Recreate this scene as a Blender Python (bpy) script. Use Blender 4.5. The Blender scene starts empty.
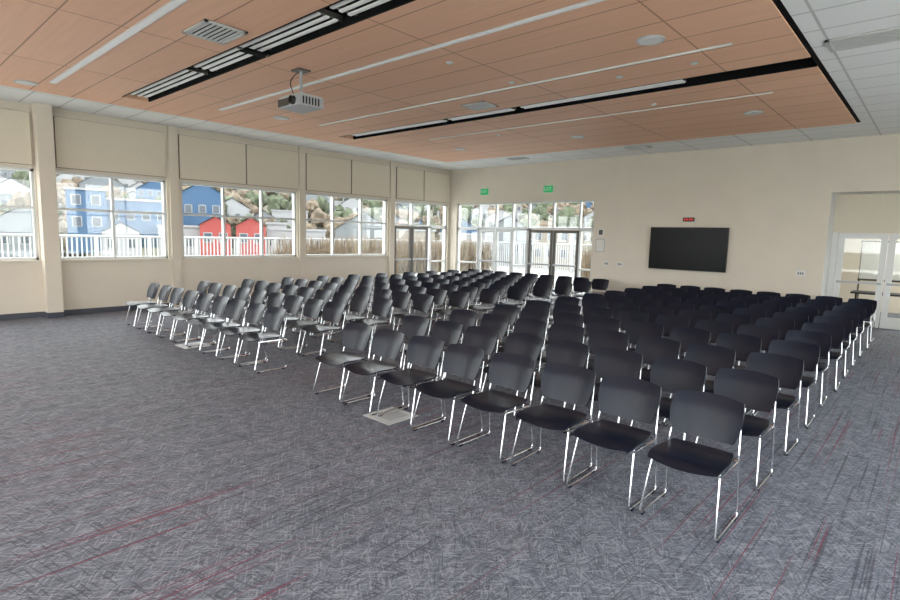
import bpy, bmesh, random
from math import *
from mathutils import Vector, Matrix
random.seed(4)
K=1.15
H=3.63*K; XL=-11.67*K; YB=12.91*K; XR=4.0; YF=-4.0
COL=bpy.context.scene.collection

# ---------------------------------------------------------------- materials
def new_mat(name):
    m=bpy.data.materials.new(name); m.use_nodes=True
    nt=m.node_tree; return m,nt,nt.nodes['Principled BSDF']
def plain(name,col,rough=.6,metal=0,noise=0.0,nscale=8,emis=None,es=0,bump=0,spec=None):
    m,nt,b=new_mat(name)
    b.inputs['Roughness'].default_value=rough; b.inputs['Metallic'].default_value=metal
    if spec is not None: b.inputs['Specular IOR Level'].default_value=spec
    tc=nt.nodes.new('ShaderNodeTexCoord'); n=nt.nodes.new('ShaderNodeTexNoise')
    n.inputs['Scale'].default_value=nscale; n.inputs['Detail'].default_value=3
    nt.links.new(tc.outputs['Object'],n.inputs['Vector'])
    r=nt.nodes.new('ShaderNodeValToRGB')
    r.color_ramp.elements[0].position=.3; r.color_ramp.elements[1].position=.7
    r.color_ramp.elements[0].color=(*[c*(1-noise) for c in col],1)
    r.color_ramp.elements[1].color=(*[min(1,c*(1+noise)) for c in col],1)
    nt.links.new(n.outputs['Fac'],r.inputs['Fac']); nt.links.new(r.outputs['Color'],b.inputs['Base Color'])
    if bump:
        bp=nt.nodes.new('ShaderNodeBump'); bp.inputs['Strength'].default_value=bump
        nt.links.new(n.outputs['Fac'],bp.inputs['Height']); nt.links.new(bp.outputs['Normal'],b.inputs['Normal'])
    if emis:
        b.inputs['Emission Color'].default_value=(*emis,1); b.inputs['Emission Strength'].default_value=es
    return m
M={}
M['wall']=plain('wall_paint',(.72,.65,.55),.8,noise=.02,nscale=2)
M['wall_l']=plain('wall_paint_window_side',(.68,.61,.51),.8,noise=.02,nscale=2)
M['panel']=plain('fabric_panel',(.70,.63,.51),.85,noise=.03,nscale=30)
M['gap']=plain('panel_reveal_shadow_gap',(.22,.19,.15),.8)
M['base']=plain('baseboard_rubber',(.06,.065,.085),.5)
M['white']=plain('white_paint',(.75,.75,.73),.5)
M['frame']=plain('window_aluminium',(.62,.63,.62),.4,.2)
M['dframe']=plain('dark_bronze_frame',(.10,.09,.08),.4,.3)
M['chrome']=plain('chrome',(.78,.79,.81),.10,1)
M['plastic']=plain('navy_black_plastic',(.006,.009,.021),.30,noise=.1,nscale=40,spec=.34)
M['black']=plain('matte_black',(.01,.01,.011),.5)
M['slot']=plain('slot_black',(.006,.006,.007),.8,spec=.1)
M['lamp']=plain('lamp_diffuser',(.68,.68,.68),.4,emis=(1,.98,.95),es=.05)
M['grille']=plain('grille_metal',(.55,.55,.54),.4)
M['screen']=plain('screen_glass',(.003,.003,.004),.25,spec=.15)
M['green']=plain('exit_green',(.02,.28,.10),.5,emis=(.03,.7,.22),es=.15)
M['red']=plain('led_red',(.4,.02,.02),.5,emis=(1,.05,.03),es=.4)
M['plate']=plain('floor_plate_metal',(.62,.62,.62),.35,.5)
M['silver']=plain('silver_plastic',(.42,.43,.45),.4)
M['paper']=plain('paper',(.75,.73,.68),.8)

def glass():
    m=bpy.data.materials.new('clear_glass'); m.use_nodes=True; nt=m.node_tree
    nt.nodes.clear(); o=nt.nodes.new('ShaderNodeOutputMaterial'); t=nt.nodes.new('ShaderNodeBsdfTransparent')
    g=nt.nodes.new('ShaderNodeBsdfGlossy'); g.inputs['Roughness'].default_value=.02
    mx=nt.nodes.new('ShaderNodeMixShader'); mx.inputs[0].default_value=.06
    t.inputs['Color'].default_value=(.95,.97,.96,1)
    nt.links.new(t.outputs[0],mx.inputs[1]); nt.links.new(g.outputs[0],mx.inputs[2]); nt.links.new(mx.outputs[0],o.inputs[0])
    return m
M['glass']=glass()

def carpet():
    m,nt,b=new_mat('carpet'); b.inputs['Roughness'].default_value=.7; b.inputs['Specular IOR Level'].default_value=.4
    N=nt.nodes; Lk=nt.links
    tc=N.new('ShaderNodeTexCoord')
    base=N.new('ShaderNodeRGB'); base.outputs[0].default_value=(.178,.195,.245,1)
    cur=base.outputs[0]
    def streak(rot,sx,sy,lo,hi,col,fac,cur,off=0,det=1):
        mp=N.new('ShaderNodeMapping'); mp.inputs['Rotation'].default_value=(0,0,radians(rot)); mp.inputs['Location'].default_value=(off,off*.7,off)
        mp2=N.new('ShaderNodeMapping'); mp2.inputs['Scale'].default_value=(sx,sy,1)
        n=N.new('ShaderNodeTexNoise'); n.inputs['Scale'].default_value=1; n.inputs['Detail'].default_value=det
        r=N.new('ShaderNodeMapRange'); r.inputs[1].default_value=lo; r.inputs[2].default_value=hi; r.inputs[4].default_value=fac
        mx=N.new('ShaderNodeMix'); mx.data_type='RGBA'; mx.inputs[7].default_value=(*col,1)
        Lk.new(tc.outputs['Object'],mp.inputs[0]); Lk.new(mp.outputs[0],mp2.inputs[0]); Lk.new(mp2.outputs[0],n.inputs['Vector'])
        Lk.new(n.outputs['Fac'],r.inputs[0]); Lk.new(r.outputs[0],mx.inputs[0]); Lk.new(cur,mx.inputs[6])
        return mx.outputs[2]
    dk=(.055,.062,.09); lt=(.36,.38,.44)
    cur=streak(0,40,1.3,.50,.62,dk,.4,cur,1)
    for i,(a,c) in enumerate([(22,lt),(-24,lt),(62,dk),(-58,lt),(8,dk),(-40,dk),(45,lt),(80,dk)]):
        cur=streak(a,90,5,.59,.65,c,.62,cur,3+i*5)
    cur=streak(0,62,.36,.725,.74,(.20,.04,.075),.85,cur,40,0)
    cur=streak(0,60,.6,.71,.73,(.03,.034,.055),.55,cur,60,0)
    fn=N.new('ShaderNodeTexNoise'); fn.inputs['Scale'].default_value=220
    Lk.new(tc.outputs['Object'],fn.inputs['Vector'])
    mm=N.new('ShaderNodeMix'); mm.data_type='RGBA'; mm.blend_type='MULTIPLY'; mm.inputs[0].default_value=.4
    Lk.new(cur,mm.inputs[6]); Lk.new(fn.outputs['Fac'],mm.inputs[7])
    sc=N.new('ShaderNodeHueSaturation'); sc.inputs['Saturation'].default_value=.95; sc.inputs['Value'].default_value=1.1
    Lk.new(mm.outputs[2],sc.inputs['Color']); Lk.new(sc.outputs[0],b.inputs['Base Color'])
    return m
M['carpet']=carpet()

def gridmat(name,c1,c2,mortar,bw,rh,ms,offx=0,offy=0,off=0,grain=False,rough=.6):
    m,nt,b=new_mat(name); b.inputs['Roughness'].default_value=rough
    N=nt.nodes;Lk=nt.links
    tc=N.new('ShaderNodeTexCoord'); mp=N.new('ShaderNodeMapping'); mp.inputs['Location'].default_value=(offx,offy,0)
    br=N.new('ShaderNodeTexBrick'); br.offset=off; br.inputs['Scale'].default_value=1
    br.inputs['Color1'].default_value=(*c1,1); br.inputs['Color2'].default_value=(*c2,1); br.inputs['Mortar'].default_value=(*mortar,1)
    br.inputs['Brick Width'].default_value=bw; br.inputs['Row Height'].default_value=rh; br.inputs['Mortar Size'].default_value=ms; br.inputs['Mortar Smooth'].default_value=0
    Lk.new(tc.outputs['Object'],mp.inputs[0]); Lk.new(mp.outputs[0],br.inputs['Vector'])
    if grain:
        mp2=N.new('ShaderNodeMapping'); mp2.inputs['Scale'].default_value=(.6,14,1); n=N.new('ShaderNodeTexNoise'); n.inputs['Scale'].default_value=1.5; n.inputs['Detail'].default_value=5
        Lk.new(tc.outputs['Object'],mp2.inputs[0]); Lk.new(mp2.outputs[0],n.inputs['Vector'])
        r=N.new('ShaderNodeValToRGB'); r.color_ramp.elements[0].color=(.92,.89,.87,1); r.color_ramp.elements[1].color=(1,1,1,1); r.color_ramp.elements[0].position=.3;r.color_ramp.elements[1].position=.65
        Lk.new(n.outputs['Fac'],r.inputs[0])
        mx=N.new('ShaderNodeMix'); mx.data_type='RGBA'; mx.blend_type='MULTIPLY'; mx.inputs[0].default_value=.7
        Lk.new(br.outputs['Color'],mx.inputs[6]); Lk.new(r.outputs[0],mx.inputs[7]); Lk.new(mx.outputs[2],b.inputs['Base Color'])
    else: Lk.new(br.outputs['Color'],b.inputs['Base Color'])
    return m
M['wood']=gridmat('wood_veneer_ceiling',(.90,.54,.36),(.86,.50,.325),(.5,.25,.16),2.44,.61,.010,offy=.1,grain=True)
M['tile']=gridmat('acoustic_tile',(.88,.88,.87),(.86,.86,.85),(.58,.58,.57),1.22,.61,.014)

# ---------------------------------------------------------------- mesh helpers
class MB:
    def __init__(s): s.v=[];s.f=[];s.m=[];s.sm=[];s.mats=[]
    def mi(s,mat):
        if mat not in s.mats: s.mats.append(mat)
        return s.mats.index(mat)
    def box(s,a,b,mat,M4=None):
        x0,y0,z0=[min(a[i],b[i]) for i in range(3)]; x1,y1,z1=[max(a[i],b[i]) for i in range(3)]
        P=[(x0,y0,z0),(x1,y0,z0),(x1,y1,z0),(x0,y1,z0),(x0,y0,z1),(x1,y0,z1),(x1,y1,z1),(x0,y1,z1)]
        if M4: P=[tuple(M4@Vector(p)) for p in P]
        n=len(s.v); s.v+=P
        for q in [(0,3,2,1),(4,5,6,7),(0,1,5,4),(1,2,6,5),(2,3,7,6),(3,0,4,7)]:
            s.f.append([n+i for i in q]); s.m.append(s.mi(mat)); s.sm.append(False)
    def poly(s,pts,faces,mat,smooth=False):
        n=len(s.v); s.v+=[tuple(p) for p in pts]
        for q in faces: s.f.append([n+i for i in q]); s.m.append(s.mi(mat)); s.sm.append(smooth)
    def tube(s,pts,r,mat,seg=8,fil=0.0):
        pts=[Vector(p) for p in pts]
        if fil>0:
            out=[pts[0]]
            for i in range(1,len(pts)-1):
                a,b,c=pts[i-1],pts[i],pts[i+1]
                d=min(fil,(a-b).length*.45,(c-b).length*.45)
                p0=b+(a-b).normalized()*d; p2=b+(c-b).normalized()*d
                for k in range(5):
                    t=k/4; out.append(p0*(1-t)**2+b*2*t*(1-t)+p2*t*t)
            out.append(pts[-1]); pts=out
        n=len(s.v); up=None
        for i,p in enumerate(pts):
            t=(pts[min(i+1,len(pts)-1)]-pts[max(i-1,0)]).normalized()
            if up is None: up=t.orthogonal().normalized()
            up=(up-t*up.dot(t)).normalized(); w=t.cross(up)
            for k in range(seg):
                a=2*pi*k/seg; s.v.append(tuple(p+up*cos(a)*r+w*sin(a)*r))
        for i in range(len(pts)-1):
            for k in range(seg):
                k2=(k+1)%seg
                s.f.append([n+i*seg+k,n+i*seg+k2,n+(i+1)*seg+k2,n+(i+1)*seg+k]); s.m.append(s.mi(mat)); s.sm.append(True)
        for e in (0,len(pts)-1):
            s.f.append([n+e*seg+k for k in range(seg)]); s.m.append(s.mi(mat)); s.sm.append(False)
    def shell(s,fn,nu,nv,th,mat):
        P=[[Vector(fn(-1+2*i/nu,-1+2*j/nv)) for j in range(nv+1)] for i in range(nu+1)]
        Q=[]
        for i in range(nu+1):
            row=[]
            for j in range(nv+1):
                du=P[min(i+1,nu)][j]-P[max(i-1,0)][j]; dv=P[i][min(j+1,nv)]-P[i][max(j-1,0)]
                nn=du.cross(dv); nn=nn.normalized() if nn.length>1e-9 else Vector((0,0,1))
                row.append(P[i][j]-nn*th)
            Q.append(row)
        n=len(s.v); w=nv+1
        for g in (P,Q):
            for r in g: s.v+= [tuple(p) for p in r]
        o=n+(nu+1)*w; mi=s.mi(mat)
        def add(q): s.f.append(q); s.m.append(mi); s.sm.append(True)
        for i in range(nu):
            for j in range(nv):
                a=i*w+j; add([n+a,n+a+w,n+a+w+1,n+a+1]); add([o+a,o+a+1,o+a+w+1,o+a+w])
        for i in range(nu):
            a=i*w; add([n+a,o+a,o+a+w,n+a+w]); a=i*w+nv; add([n+a,n+a+w,o+a+w,o+a])
        for j in range(nv):
            a=j; add([n+a,n+a+1,o+a+1,o+a]); a=nu*w+j; add([n+a,o+a,o+a+1,n+a+1])
    def mesh(s,name):
        me=bpy.data.meshes.new(name); me.from_pydata(s.v,[],s.f)
        for m in s.mats: me.materials.append(m)
        for p,mi,sm in zip(me.polygons,s.m,s.sm): p.material_index=mi; p.use_smooth=sm
        me.update(); return me
    def obj(s,name,loc=(0,0,0),rot=0,parent=None):
        o=bpy.data.objects.new(name,s.mesh(name)); COL.objects.link(o); o.location=loc; o.rotation_euler=(0,0,rot)
        if parent: o.parent=parent
        return o

# ---------------------------------------------------------------- room shell
T=.25
def quadbox(name,a,b,mat):
    m=MB(); m.box(a,b,mat); return m.obj(name)
quadbox('floor',(XL-T,YF-T,-.1),(XR+T,YB+1.2,0),M['carpet'])
WX0,WX1,WY0,WY1=-10.45*K,-1.22*K,YF+.6,11.38*K
m=MB()
m.box((XL-T,YF-T,H),(WX0,YB+1.2,H+.2),M['tile'])
m.box((WX1,YF-T,H),(XR+T,YB+1.2,H+.2),M['tile'])
m.box((WX0,WY1,H),(WX1,YB+1.2,H+.2),M['tile'])
m.box((WX0,YF-T,H),(WX1,WY0,H+.2),M['tile'])
SL=[(3.05*K,3.47*K,-9.7*K,-2.0*K),(7.15*K,7.57*K,-9.7*K,WX1)]
g=.03
def wood(x0,x1,y0,y1): m.box((x0,y0,H-.02),(x1,y1,H+.2),M['wood'])
wx0,wx1=WX0+g,WX1-g-.03
wood(wx0,wx1,WY0+g,SL[0][0]); wood(wx0,wx1,SL[0][1],SL[1][0]); wood(wx0,wx1,SL[1][1],WY1-g)
for a,b,x0,x1 in SL:
    wood(wx0,x0,a,b)
    if x1<wx1: wood(x1,wx1,a,b)
m.box((WX0,WY0,H+.2),(WX1,WY1,H+.22),M['slot'])
for a,b,x0,x1 in SL:
    m.box((x0,a,H-.018),(min(x1,wx1),a+.03,H+.2),M['slot']); m.box((x0,b-.03,H-.018),(min(x1,wx1),b,H+.2),M['slot'])
m.box((WX1-.06,WY0,H-.005),(WX1,WY1,H+.01),M['slot'])
m.obj('ceiling')

def area(name,loc,sx,sy,power,rot=(0,0,0),col=(1,.97,.92)):
    l=bpy.data.lights.new(name,'AREA'); l.shape='RECTANGLE'; l.size=sx; l.size_y=sy; l.energy=power; l.color=col
    o=bpy.data.objects.new(name,l); COL.objects.link(o); o.location=loc; o.rotation_euler=rot; return o
def slot_fixture(x0,x1,a,b):
    m=MB(); w=b-a
    for fr in (.28,.52,.76):
        yc=a+w*fr
        m.box((x0,yc-.022,H+.02),(x1,yc+.022,H+.04),M['lamp'])
    m.box((x0,a+.02,H+.10),(x1,b-.02,H+.13),M['slot'])
    for x in (x0+.02,(x0+x1)/2,x1-.02): m.box((x-.02,a+.03,H+.04),(x+.02,b-.03,H+.10),M['dframe'])
    m.obj('linear_slot_light')
for x0,x1 in [(-9.6,-7.55),(-7.3,-4.6),(-4.4,-2.1)]: slot_fixture(x0*K,x1*K,SL[0][0],SL[0][1])
for x0,x1 in [(-9.5,-6.9),(-6.75,-5.4),(-5.2,-2.7)]: slot_fixture(x0*K,x1*K,SL[1][0]+.03,SL[1][1]-.03)
m=MB(); m.box((-.07,-.15,-.03),(.07,.15,0),M['slot']); m.box((-.02,-.22,-.02),(.02,.22,0),M['dframe']); m.obj('ceiling_junction_box',(-6.0*K,3.26*K,H-.02))
for i,(y,x0,x1) in enumerate([(2.15,-9.6,-2.5),(4.42,-9.3,-1.9),(6.2,-9.0,-1.8),(8.47,-8.3,-1.9)]):
    w_=(.05,.042,.028,.016)[i]
    m=MB(); m.box((x0*K,y*K-w_,H-.03),(x1*K,y*K+w_,H-.02),M['frame']); m.box((x0*K+.02,y*K-w_*.7,H-.034),(x1*K-.02,y*K+w_*.7,H-.03),M['lamp']); m.obj('ceiling_light_strip')

# left wall with openings
m=MB(); x0,x1=XL-T,XL
Z0,Z1=1.0*K,2.56*K
wins=[(-1.6,-.1),(.2,2.28),(2.55,4.42),(4.7,7.4),(7.62,10.3)]
wins=[(a*K,b*K) for a,b in wins]; doorL=(10.55*K,12.8*K)
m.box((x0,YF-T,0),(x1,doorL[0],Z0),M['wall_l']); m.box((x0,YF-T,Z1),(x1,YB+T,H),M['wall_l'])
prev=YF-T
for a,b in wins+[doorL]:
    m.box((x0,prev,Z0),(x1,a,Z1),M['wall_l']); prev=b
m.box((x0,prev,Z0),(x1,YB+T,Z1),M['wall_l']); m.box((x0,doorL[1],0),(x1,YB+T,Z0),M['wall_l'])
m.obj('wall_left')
pan=[(-1.5,.1),(.15,2.25),(2.6,4.4),(4.68,6.08),(6.12,7.42),(7.65,8.98),(9.02,10.32),(10.6,11.66),(11.7,12.8)]
m=MB()
for a,b in pan:
    m.box((XL,a*K,2.62*K),(XL+.05,b*K,3.48*K),M['panel'])
    m.box((XL,a*K-.01,2.62*K-.01),(XL+.02,b*K+.01,3.48*K+.01),M['gap'])
m.obj('trim_1')
m=MB(); m.box((XL,2.3*K,0),(XL+.28,2.53*K,H),M['wall_l']); m.obj('wall_column')
m=MB()
for a in (4.47,7.44,10.35): m.box((XL,a*K,0),(XL+.06,(a+.17)*K,H-.001),M['wall_l'])
m.obj('trim_2')
m=MB(); m.box((XL,YF,0),(XL+.015,10.3*K,.11),M['base']); m.box((XL,2.29*K,0),(XL+.295,2.54*K,.11),M['base']); m.obj('baseboard_left')
m=MB()
for a,b in wins: m.box((XL-.02,a-.02,Z0-.03),(XL+.05,b+.02,Z0),M['wall_l'])
m.obj('trim_3')

def window_unit(name,a,b,z0,z1,muls,bars,axis='y',plane=0,mat='frame',w=.05,gl=True):
    m=MB()
    def B(s0,s1,q0,q1,d0,d1,mm):
        if axis=='y': m.box((plane+d0,s0,q0),(plane+d1,s1,q1),mm)
        else: m.box((s0,plane+d0,q0),(s1,plane+d1,q1),mm)
    f=M[mat]
    B(a,a+w,z0,z1,-.06,.06,f);B(b-w,b,z0,z1,-.06,.06,f);B(a,b,z0,z0+w,-.06,.06,f);B(a,b,z1-w,z1,-.06,.06,f)
    for q in muls: B(q-w/2,q+w/2,z0,z1,-.055,.055,f)
    for q in bars: B(a,b,q-w/2,q+w/2,-.05,.05,f)
    if gl: B(a+.01,b-.01,z0+.01,z1-.01,-.006,.006,M['glass'])
    return m.obj(name)
PL=XL-.12
mull=[[-.85],[1.2],[3.47],[5.62,6.52],[8.5,9.4]]
for i,(w_,mu) in enumerate(zip(wins,mull)):
    window_unit('window_%d'%(i+1),w_[0],w_[1],Z0,Z1,[q*K for q in mu],[1.9*K],plane=PL)
window_unit('window_6',doorL[0],doorL[1],1.86*K,Z1,[11.3*K,12.05*K],[],plane=PL)
window_unit('window_7',12.08*K,doorL[1],0,1.86*K,[],[.8*K],plane=PL)
def door_leaf(name,a,b,z1,axis,plane,mat,w=.09):
    m=MB()
    def B(s0,s1,q0,q1,d0,d1,mm):
        if axis=='y': m.box((plane+d0,s0,q0),(plane+d1,s1,q1),mm)
        else: m.box((s0,plane+d0,q0),(s1,plane+d1,q1),mm)
    f=M[mat]
    B(a,a+w,.01,z1,-.025,.025,f);B(b-w,b,.01,z1,-.025,.025,f);B(a+w,b-w,.01,.26,-.025,.025,f);B(a+w,b-w,z1-w,z1,-.025,.025,f)
    B(a+w,b-w,.27,z1-w,-.005,.005,M['glass'])
    s=-1 if axis=='x' else 1
    B(a+.04,b-.04,.98,1.03,s*.03,s*.07,M['silver'])
    return m.obj(name)
d0,d1=10.6*K,12.04*K; dm=(d0+d1)/2
door_leaf('door_1',d0+.03,dm-.01,1.84*K,'y',PL,'dframe'); door_leaf('door_2',dm+.01,d1-.03,1.84*K,'y',PL,'dframe')

# back wall
GX0,GX1,GZ=-11.4*K,-6.72*K,2.6*K
OX,OZ=-1.72*K,2.62*K
m=MB(); y0,y1=YB,YB+T
m.box((XL-T,y0,0),(GX0,y1,H),M['wall']); m.box((GX0,y0,GZ),(GX1,y1,H),M['wall'])
m.box((GX1,y0,0),(OX,y1,H),M['wall']); m.box((OX,y0,OZ),(2.2,y1,H),M['wall']); m.box((2.2,y0,0),(XR+T,y1,H),M['wall'])
m.obj('wall_back')
PB=YB+.12
window_unit('window_8',GX0,GX1,1.84*K,GZ,[v*K for v in (-10.55,-9.9,-9.3,-8.75,-7.95,-7.15)],[],'x',PB)
for i,(a,b) in enumerate([(-11.4,-10.56),(-9.28,-8.76),(-7.14,-6.72)]): window_unit('window_%d'%(9+i),a*K,b*K,0,1.84*K,[],[.8*K],'x',PB)
for i,(a,b,mt) in enumerate([(-10.54,-9.93,'frame'),(-9.91,-9.3,'frame'),(-8.74,-7.96,'dframe'),(-7.94,-7.16,'dframe')]):
    door_leaf('door_%d'%(3+i),a*K,b*K,1.82*K,'x',PB,mt)
m=MB(); m.box((GX1+.05,YB-.015,0),(OX,YB,.11),M['base']); m.obj('baseboard_back')
RD=.7
m=MB()
m.box((OX-.15,YB+T,0),(OX,YB+RD,OZ+.2),M['white'])
m.box((OX,YB,0),(OX+.004,YB+RD,OZ),M['white'])
m.box((OX,YB+T,OZ),(2.2,YB+RD,OZ+.2),M['white'])
m.box((2.2,YB+T,0),(2.4,YB+RD,OZ+.2),M['white'])
DY=YB+RD; dx0=OX+.12; dz=1.86*K
m.box((OX-.15,DY,dz),(2.4,DY+.12,OZ+.2),M['panel'])
m.box((OX-.15,DY,0),(dx0,DY+.12,dz),M['white']); m.box((dx0+3.72,DY,0),(2.4,DY+.12,dz),M['white'])
m.obj('wall_recess')
for i in range(4): door_leaf('door_%d'%(7+i),dx0+.93*i+.01,dx0+.93*(i+1)-.01,dz-.01,'x',DY+.05,'white',.12)
quadbox('wall_storage_back',(OX-1.1,DY+4,0),(3,DY+4.1,2.8),M['wall'])
quadbox('wall_storage_left',(OX-1.1,DY+.13,0),(OX-1,DY+3.99,2.8),M['wall'])
quadbox('wall_storage_right',(2.9,DY+.13,0),(3,DY+3.99,2.8),M['wall'])
quadbox('ceiling_storage',(OX-1.1,DY+.13,2.8),(3,DY+4.1,2.9),M['tile'])
quadbox('floor_storage',(OX-1.1,YB+1.2,-.1),(3,DY+4.1,0),M['carpet'])
area('storage_room_lamp',(0,DY+2,2.78),1.2,1.2,50)
m=MB(); m.box((-.9,-.35,.70),(.9,.35,.74),M['black'])
for sx in(-.8,.8):
    m.tube([(sx,-.28,0),(sx,-.28,.7)],.015,M['chrome']);m.tube([(sx,.28,0),(sx,.28,.7)],.015,M['chrome'])
    m.tube([(sx,-.28,.1),(sx,.28,.1)],.012,M['chrome'])
m.obj('folding_table',(OX+1.3,DY+1.0,0))
m=MB(); m.box((-.6,-.02,1.0),(.6,.02,1.95),M['white']); m.box((-.63,-.025,.95),(.63,.025,1.0),M['dframe']); m.box((-.63,-.025,1.95),(.63,.025,1.98),M['dframe'])
for sx in(-.6,.6): m.tube([(sx,0,.05),(sx,0,1.98)],.02,M['dframe']); m.box((sx-.03,-.3,.0),(sx+.03,.3,.07),M['silver'])
m.obj('rolling_whiteboard',(OX+1.0,DY+2.2,0))

def wall_w(name,axis,plane,sgn,lo,hi,ops):
    m=MB(); zb,zt=.12,H-.25
    def B(s0,s1,z0,z1):
        if s1-s0<1e-4: return
        if axis=='y': m.box((plane,s0,z0),(plane+sgn*T,s1,z1),M['wall'])
        else: m.box((s0,plane,z0),(s1,plane+sgn*T,z1),M['wall'])
    B(lo,hi,0,zb);B(lo,hi,zt,H);p=lo
    for a,b in ops: B(p,a,zb,zt);p=b
    B(p,hi,zb,zt); m.obj(name)
fill_opF=[(-12.8,-8.8),(-8.5,-4.6),(-4.3,-.4),(-.1,3.6)]  # openings added out of view, tall so extra daylight reaches the ceiling
fill_opR=[(-3.7,-.1),(.2,3.8),(4.1,7.7),(8.0,11.6)]
wall_w('wall_front','x',YF,-1,XL,XR,fill_opF); wall_w('wall_right','y',XR,1,YF-T,YB+T,fill_opR)
n=12
for a,b in fill_opF: window_unit('window_%d'%n,a,b,.12,H-.25,[(a+b)/2],[2.4],'x',YF-.12); n+=1  # unseen windows added behind the camera for fill daylight
for a,b in fill_opR: window_unit('window_%d'%n,a,b,.12,H-.25,[(a+b)/2],[2.4],'y',XR+.12); n+=1  # unseen right-hand windows, also added for fill daylight

# ---------------------------------------------------------------- chairs
def rr(u,v,c): return u*sqrt(1-c*v*v), v*sqrt(1-c*u*u)
cm=MB()
def seat(u,v):
    a,b=rr(u,v,.18)
    x=.23*a*(1-.05*v); y=.222*b-.015
    z=.445-.014*(1-a*a)*(1-.5*b)-.044*max(0,-b-.55)-.006*b
    z+=.05*max(0,b-.7)
    return (x,y,z)
cm.shell(seat,14,12,.010,M['plastic'])
def back(u,v):
    a,b=rr(u,v,.20)
    x=.232*a*(1+.06*v); z=.65+.147*b
    y=.235+.05*b-.055*a*a+.018*max(0,b-.4)
    return (x,y,z)
cm.shell(back,18,14,.011,M['plastic'])
for s in(-1,1):
    cm.tube([(s*.10,-.10,.418),(s*.21,-.13,.425),(s*.24,-.235,.012),(s*.24,.235,.012),(s*.23,.19,.43),(s*.222,.215,.53),(s*.205,.262,.68)],.008,M['chrome'],8,.04)
    cm.tube([(s*.218,-.165,.40),(s*.23,.17,.40)],.007,M['chrome'],6)
    cm.box((s*.24-.012,-.20,0),(s*.24+.012,-.16,.016),M['plastic']); cm.box((s*.24-.012,.16,0),(s*.24+.012,.20,.016),M['plastic'])
cm.tube([(-.215,-.12,.416),(.215,-.12,.416)],.008,M['chrome'],6)
cm.tube([(-.23,.18,.405),(.23,.18,.405)],.008,M['chrome'],6)
cme=cm.mesh('stacking_chair'); cme.set_sharp_from_angle(angle=radians(50))
cols=[-1.10-.550*i for i in range(8)]+[-6.72-.55*i for i in range(9)]
NR=11
for r in range(NR):
    for x in cols:
        o=bpy.data.objects.new('stacking_chair',cme); COL.objects.link(o)
        o.location=(x+random.uniform(-.012,.012),3.70+.955*r+random.uniform(-.02,.02),0); o.rotation_euler=(0,0,random.uniform(-.04,.04))
for x,y in [(-3.5,3.15),(-7.6,3.15)]:
    m=MB(); m.box((-.2,-.2,0),(.2,.2,.006),M['plate']); m.box((-.13,-.13,.006),(.13,.13,.009),M['silver']); m.obj('floor_outlet_plate',(x*K,y*K,.0))

# ---------------------------------------------------------------- wall items
m=MB(); m.box((-.98,-.09,-.56),(.98,-.03,.56),M['black']); m.box((-.965,-.093,-.54),(.965,-.088,.545),M['screen']); m.box((-.3,-.03,-.25),(.3,0,.25),M['dframe'])
m.obj('television',(-4.34*K,YB-.004,1.435*K))
m=MB(); m.box((-.14,-.05,-.05),(.14,0,.05),M['black'])
for dx in(-.09,-.035,.035,.09): m.box((dx-.014,-.053,-.02),(dx+.014,-.05,.02),M['red'])
m.obj('digital_clock',(-4.36*K,YB,2.10*K))
for x in(-10.3,-8.1):
    m=MB(); m.box((-.15,-.06,-.1),(.15,-.01,.1),M['green']); m.box((-.03,-.045,.1),(.03,-.02,.13),M['white'])
    def bar(x0,z0,x1,z1): m.tube([(x0,-.062,z0),(x1,-.062,z1)],.008,M['white'],5)
    bar(-.12,-.05,-.12,.05)
    for z in(-.05,0,.05): bar(-.12,z,-.08,z)
    bar(-.05,-.05,0,.05);bar(-.05,.05,0,-.05);bar(.03,-.05,.03,.05);bar(.06,.05,.12,.05);bar(.09,-.05,.09,.05)
    m.box((-.03,-.01,-.03),(.03,0,.03),M['white'])
    m.obj('exit_sign',(x*K,YB,2.92*K))
m=MB(); m.box((-.14,-.012,-.19),(.14,0,.19),M['silver']); m.box((-.12,-.015,-.17),(.12,-.012,.17),M['paper']); m.obj('wall_notice',(-6.5*K,YB,1.45*K))
m=MB(); m.box((-.1,-.012,-.1),(.1,0,.1),M['paper']); m.box((-.06,-.016,-.07),(.06,-.012,.07),M['dframe']); m.obj('wall_sign',(-6.5*K,YB,1.78*K))
for x,z in((-6.3,1.0),(-5.95,1.0),(-2.1,1.02)):
    m=MB(); m.box((-.09,-.012,-.06),(.09,0,.06),M['white']); 
    for dx in(-.045,0,.045): m.box((dx-.012,-.018,-.03),(dx+.012,-.012,.03),M['dframe'])
    m.obj('light_switch',(x*K,YB,z*K))

# ---------------------------------------------------------------- ceiling items
def diffuser(x,y,sx,sy,zc):
    m=MB(); m.box((-sx/2,-sy/2,-.004),(sx/2,sy/2,0),M['slot'])
    w=.04
    m.box((-sx/2,-sy/2,-.02),(sx/2,-sy/2+w,0),M['grille']);m.box((-sx/2,sy/2-w,-.02),(sx/2,sy/2,0),M['grille'])
    m.box((-sx/2,-sy/2,-.02),(-sx/2+w,sy/2,0),M['grille']);m.box((sx/2-w,-sy/2,-.02),(sx/2,sy/2,0),M['grille'])
    nn=max(3,int(sy/.07))
    for i in range(nn):
        yy=-sy/2+w+(i+.5)*(sy-2*w)/nn; m.box((-sx/2+w,yy-.012,-.018),(sx/2-w,yy+.012,-.004),M['grille'])
    m.obj('ceiling_air_diffuser',(x*K,y*K,zc))
Zw=H-.02
diffuser(-5.75,2.7,.62,.5,Zw); diffuser(-5.55,6.75,.5,.45,Zw); diffuser(-5.2,11.85,.6,.3,H); diffuser(-8.4,11.85,.6,.3,H); diffuser(-.65,6.9,1.0,.45,H)
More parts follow.
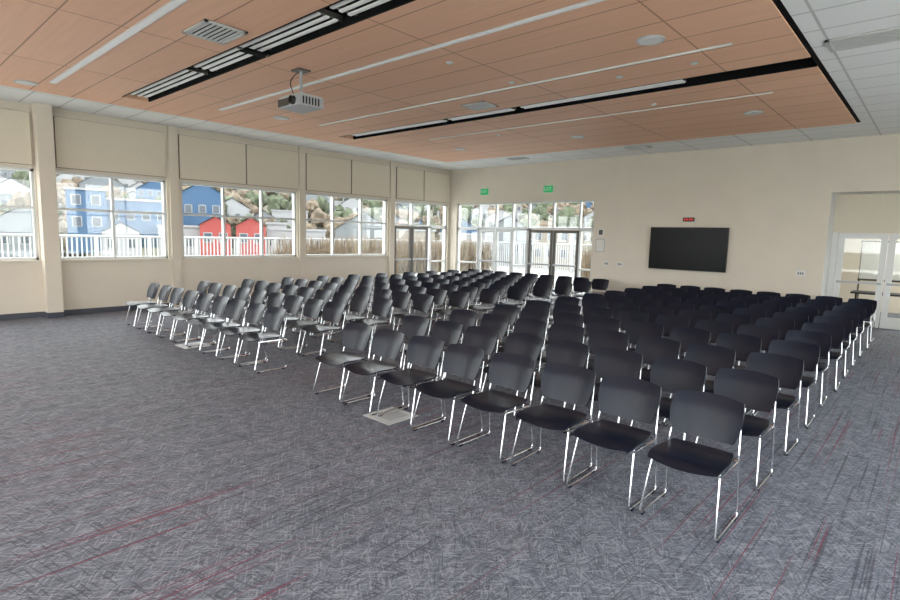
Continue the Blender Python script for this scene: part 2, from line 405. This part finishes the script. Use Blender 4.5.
def disc(name,x,y,r,z):
    m=MB(); m.tube([(0,0,0),(0,0,-.012)],r,M['grille'],24); m.tube([(0,0,-.012),(0,0,-.016)],r*.82,M['white'],24); m.obj(name,(x*K,y*K,z-.001))
for x,y in((-2.4,5.6),(-2.4,9.6),(-9.9,1.9),(-9.0,5.4),(-8.6,9.8),(-5.6,9.9)): disc('ceiling_speaker',x,y,.16,Zw)
for x,y in((-4.5,4.9),(-4.4,6.0),(-3.2,6.6),(-2.3,6.6),(-6.8,8.9),(-3.4,8.2)): disc('smoke_detector',x,y,.05,Zw)
# projector
m=MB()
m.box((-.10,-.10,-.02),(.10,.10,0),M['dframe']); m.tube([(0,0,-.02),(0,0,-.36)],.02,M['silver'],10)
m.box((-.16,-.14,-.38),(.16,.14,-.36),M['silver'])
m.tube([(-.06,0,-.02),(-.2,.02,-.03),(-.3,.0,-.12),(-.2,0,-.3),(-.1,0,-.38)],.008,M['black'],6,.08)
m.box((-.27,-.2,-.54),(.27,.2,-.40),M['silver']); m.box((-.26,-.19,-.40),(.26,.19,-.38),M['grille'])
m.box((-.275,-.21,-.52),(-.0,-.2,-.42),M['dframe'])
m.tube([(.12,-.2,-.47),(.12,-.25,-.47)],.06,M['black'],16); m.tube([(.12,-.25,-.47),(.12,-.252,-.47)],.045,M['screen'],16)
for i in range(6): m.box((.270,-.15+i*.05,-.52),(.274,-.125+i*.05,-.42),M['black'])
for i in range(6): m.box((-.276,-.15+i*.05,-.52),(-.272,-.125+i*.05,-.42),M['black'])
m.obj('ceiling_projector',(-6.2*K,4.0*K,Zw))

# ---------------------------------------------------------------- exterior
q=.44
def ext(n,c,*a,**k): return plain(n,tuple(v*q for v in c),*a,**k)
M['deck']=plain('deck_concrete',(.33,.33,.31),.9,noise=.08,nscale=1)
M['bounce_court']=plain('bounce_pale_concrete',(.78,.77,.73),.9,noise=.05,nscale=1)  # pale tone chosen to reflect skylight into the room
M['ground']=ext('far_ground',(.16,.18,.10),.95,noise=.3,nscale=.15)
M['hill']=ext('hill_scrub',(.19,.18,.12),.95,noise=.5,nscale=.08)
M['grass']=ext('dry_grass',(.40,.30,.20),.9,noise=.3,nscale=4)
M['leafA']=ext('tree_foliage_green',(.13,.16,.09),.9,noise=.5,nscale=1)
M['leafB']=ext('tree_foliage_brown',(.26,.20,.14),.9,noise=.5,nscale=1)
M['trunk']=ext('tree_bark',(.08,.06,.05),.9)
M['hw']=ext('house_white',(.58,.59,.61),.8); M['hb']=ext('house_blue',(.08,.19,.36),.8); M['hg']=ext('house_grey',(.30,.33,.36),.8)
M['hr']=ext('house_red',(.58,.10,.09),.8); M['hc']=ext('house_cream',(.5,.45,.38),.8); M['roof']=ext('roof_shingle',(.17,.17,.18),.9)
M['hwin']=ext('house_window',(.09,.12,.16),.2); M['rail']=ext('railing_white',(.80,.81,.82),.6)
DX=-24; DYB=30
m=MB(); m.box((DX,-12,-.35),(XL-T,DYB,-.12),M['deck']); m.box((XL-T,YB+T+6,-.35),(XR+16,DYB,-.12),M['deck']); m.box((XL-T,YB+T,-.35),(OX-1.2,YB+T+6,-.12),M['deck'])
m.obj('terrace')
m=MB(); m.box((-23.9,-26,-.4),(26,-12.1,-.15),M['bounce_court']); m.box((XL+.5,-12.1,-.4),(26,YF-T-.05,-.15),M['bounce_court']); m.box((XR+T+.05,YF-T-.05,-.4),(26,YB+T,-.15),M['bounce_court']); m.obj('bounce_forecourt')  # unseen paving added as a reflector, bouncing daylight up through the added windows
m=MB()
def rail(p,q,z0,z1,step):
    p=Vector(p);q=Vector(q);L_=(q-p).length;d=(q-p)/L_
    m.tube([(*p,z1),(*q,z1)],.05,M['rail'],6); m.tube([(*p,z0+.12),(*q,z0+.12)],.03,M['rail'],6)
    k=0
    while k*step<L_:
        c=p+d*k*step; r=.06 if k%12==0 else .022
        m.box((c.x-r,c.y-r,z0),(c.x+r,c.y+r,z1),M['rail']); k+=1
rail((DX+1,-10),(DX+1,28),-.12,1.5,.15); rail((DX+1,28),(6,28),-.12,1.5,.15)
m.obj('terrace_railing')
m=MB()
for i in range(1300):
    x=random.uniform(-21.8,-19.8); y=random.uniform(12.5,26)
    if random.random()<.25: x=random.uniform(-14,-8); y=random.uniform(25,27)
    for b in range(5):
        a=random.uniform(0,2*pi); h=random.uniform(.9,2.0); l=random.uniform(.15,.45)
        c=Vector((x+random.uniform(-.1,.1),y+random.uniform(-.1,.1),-.12)); tip=c+Vector((cos(a)*l,sin(a)*l,h)); w=Vector((-sin(a),cos(a),0))*.018
        mid=(c+tip)/2+Vector((0,0,.12))
        m.poly([c-w,c+w,mid+w,tip,mid-w],[(0,1,2,3,4)],M['grass'])
m.obj('ornamental_grass')
R0,R1=120,420
def hz(r,az):
    t=max(0,min(1,(r-R0)/(R1-R0))); return -4+t**.9*(37+4*sin(az*7)+2*sin(az*19+1))
m=MB(); RA=[24,60,90,120,150,180,210,240,270,300,340,380,420,470]; AZ=[radians(-40+2.5*i) for i in range(64)]
pts=[];fs=[]
for r in RA:
    for a in AZ: pts.append((-r*sin(a),r*cos(a),hz(r,a)+(0 if r<130 else random.uniform(-.8,.8))))
w=len(AZ)
for i in range(len(RA)-1):
    for j in range(w-1): fs.append((i*w+j,(i+1)*w+j,(i+1)*w+j+1,i*w+j+1))
m.poly(pts,fs,M['hill'],True); m.obj('hillside')
m=MB(); m.box((-600,-600,-5.0),(600,600,-4.6),M['ground']); m.obj('ground')
def house(m,az,r,w,d,h,mat,gable=True,base=None,yaw=None,trim='hw'):
    a=radians(az); c=Vector((-r*sin(a),r*cos(a),hz(r,a)-.8 if base is None else base))
    R=Matrix.Translation(c)@Matrix.Rotation(a if yaw is None else yaw,4,'Z')
    m.box((-w/2,0,-3 if base is not None else 0),(w/2,d,h),M[mat],R)
    if gable:
        rh=w*.32; e=.3
        P=[(-w/2-e,-e,h-.1),(w/2+e,-e,h-.1),(0,-e,h+rh),(-w/2-e,d+e,h-.1),(w/2+e,d+e,h-.1),(0,d+e,h+rh)]
        P2=[(-w/2,0,h),(w/2,0,h),(0,0,h+rh-.15)]
        m.poly([R@Vector(p) for p in P],[(0,2,5,3),(1,4,5,2)],M['roof'])
        m.poly([R@Vector(p) for p in P2],[(0,1,2)],M[mat])
    else: m.box((-w/2-.2,-.2,h),(w/2+.2,d+.2,h+.35),M['hw'],R)
    fl=max(1,int(h/2.8)); nc=max(2,int(w/2.2))
    for f in range(fl):
        for q in range(nc):
            x=-w/2+(q+.5)*w/nc; z=f*h/fl+h/fl*.35
            m.box((x-.65,-.12,z-.12),(x+.65,0,z+1.42),M[trim],R); m.box((x-.5,-.16,z),(x+.5,-.12,z+1.3),M['hwin'],R)
for az,r,w_,h_,mt,gb,bs in [(65.2,92,4.4,4.0,'hr',True,-1.4),(62.0,92,4.4,4.0,'hr',True,-1.4)]:
    m=MB(); house(m,az,r,w_,6,h_,mt,gb,bs); m.obj('red_gabled_house')
for az,r,w_,h_,mt,gb,bs in [(75.5,100,5,6.5,'hb',False,.8),(71.6,105,9,4.6,'hb',False,1.6),(66.3,112,7,5.5,'hb',True,3.0)]:
    m=MB(); house(m,az,r,w_,8,h_,mt,gb,bs); m.obj('blue_house')
m=MB()
for i in range(260):
    az=random.uniform(6,98); r=random.uniform(135,400)
    house(m,az,r,random.uniform(6,12),8,random.uniform(4.5,8.5),random.choice(['hw','hw','hw','hg','hc','hw','hb','hg']),random.random()<.5)
for az,w_,h_,mt in [(79.8,7,5,'hg'),(73,5,3.6,'hw'),(68.3,6,4.6,'hw'),(57.5,9,4.5,'hw'),(51,10,5,'hg'),(36,10,5,'hg'),(31,9,6,'hc'),(40.5,9,4.5,'hw'),(46,8,5,'hc'),(59.6,3.2,5.5,'hw')]: house(m,az,98,w_,8,h_,mt,random.random()<.5,-2.5)
m.obj('hillside_houses')
m=MB()
def blob(c,r,mat):
    bm=bmesh.new(); bmesh.ops.create_icosphere(bm,subdivisions=2,radius=r)
    P=[]
    for v in bm.verts:
        k=1+random.uniform(-.25,.25); P.append(Vector(c)+Vector((v.co.x*k,v.co.y*k,v.co.z*k*1.15)))
    m.poly(P,[[v.index for v in f.verts] for f in bm.faces],mat); bm.free()
for i in range(1100):
    az=radians(random.uniform(5,98)); r=random.uniform(128,430) if i>60 else random.uniform(106,125); c=Vector((-r*sin(az),r*cos(az),hz(r,az)))
    s=random.uniform(1.6,3.6) if i>60 else random.uniform(1.2,2.2); mt=M['leafA'] if random.random()<.5 else M['leafB']
    m.tube([c,c+Vector((0,0,s*1.2))],.25,M['trunk'],5)
    for k in range(4): blob(c+Vector((random.uniform(-s*.6,s*.6),random.uniform(-s*.6,s*.6),s*1.0+random.uniform(0,s*1.2))),s*random.uniform(.35,.65),mt)
m.obj('tree_grove')

# ---------------------------------------------------------------- world, camera
w=bpy.data.worlds.new('overcast_sky'); bpy.context.scene.world=w; w.use_nodes=True; nt=w.node_tree
bg=nt.nodes['Background']; sky=nt.nodes.new('ShaderNodeTexSky'); sky.sky_type='HOSEK_WILKIE'; sky.turbidity=9; sky.sun_direction=(-.3,-.5,.8)
mx=nt.nodes.new('ShaderNodeMix'); mx.data_type='RGBA'; mx.inputs[0].default_value=.85; mx.inputs[7].default_value=(.97,.98,1,1)
nt.links.new(sky.outputs[0],mx.inputs[6]); nt.links.new(mx.outputs[2],bg.inputs[0]); bg.inputs[1].default_value=3.3

f=545.07;pt=.1174;yaw=.7316;ro=.0251
fw=Vector((-sin(yaw)*cos(pt),cos(yaw)*cos(pt),-sin(pt))); rt=Vector((cos(yaw),sin(yaw),0)); up=rt.cross(fw)
r2=rt*cos(ro)+up*sin(ro); u2=-rt*sin(ro)+up*cos(ro)
cam=bpy.data.cameras.new('camera'); co=bpy.data.objects.new('camera',cam); COL.objects.link(co)
cam.sensor_width=36; cam.lens=f/900*36; cam.clip_end=1500
mt=Matrix((r2,u2,-fw)).transposed().to_4x4(); mt.translation=Vector((0,0,1.6*K)); co.matrix_world=mt
bpy.context.scene.camera=co
vs=bpy.context.scene.view_settings; vs.view_transform='Standard'; vs.exposure=1.2
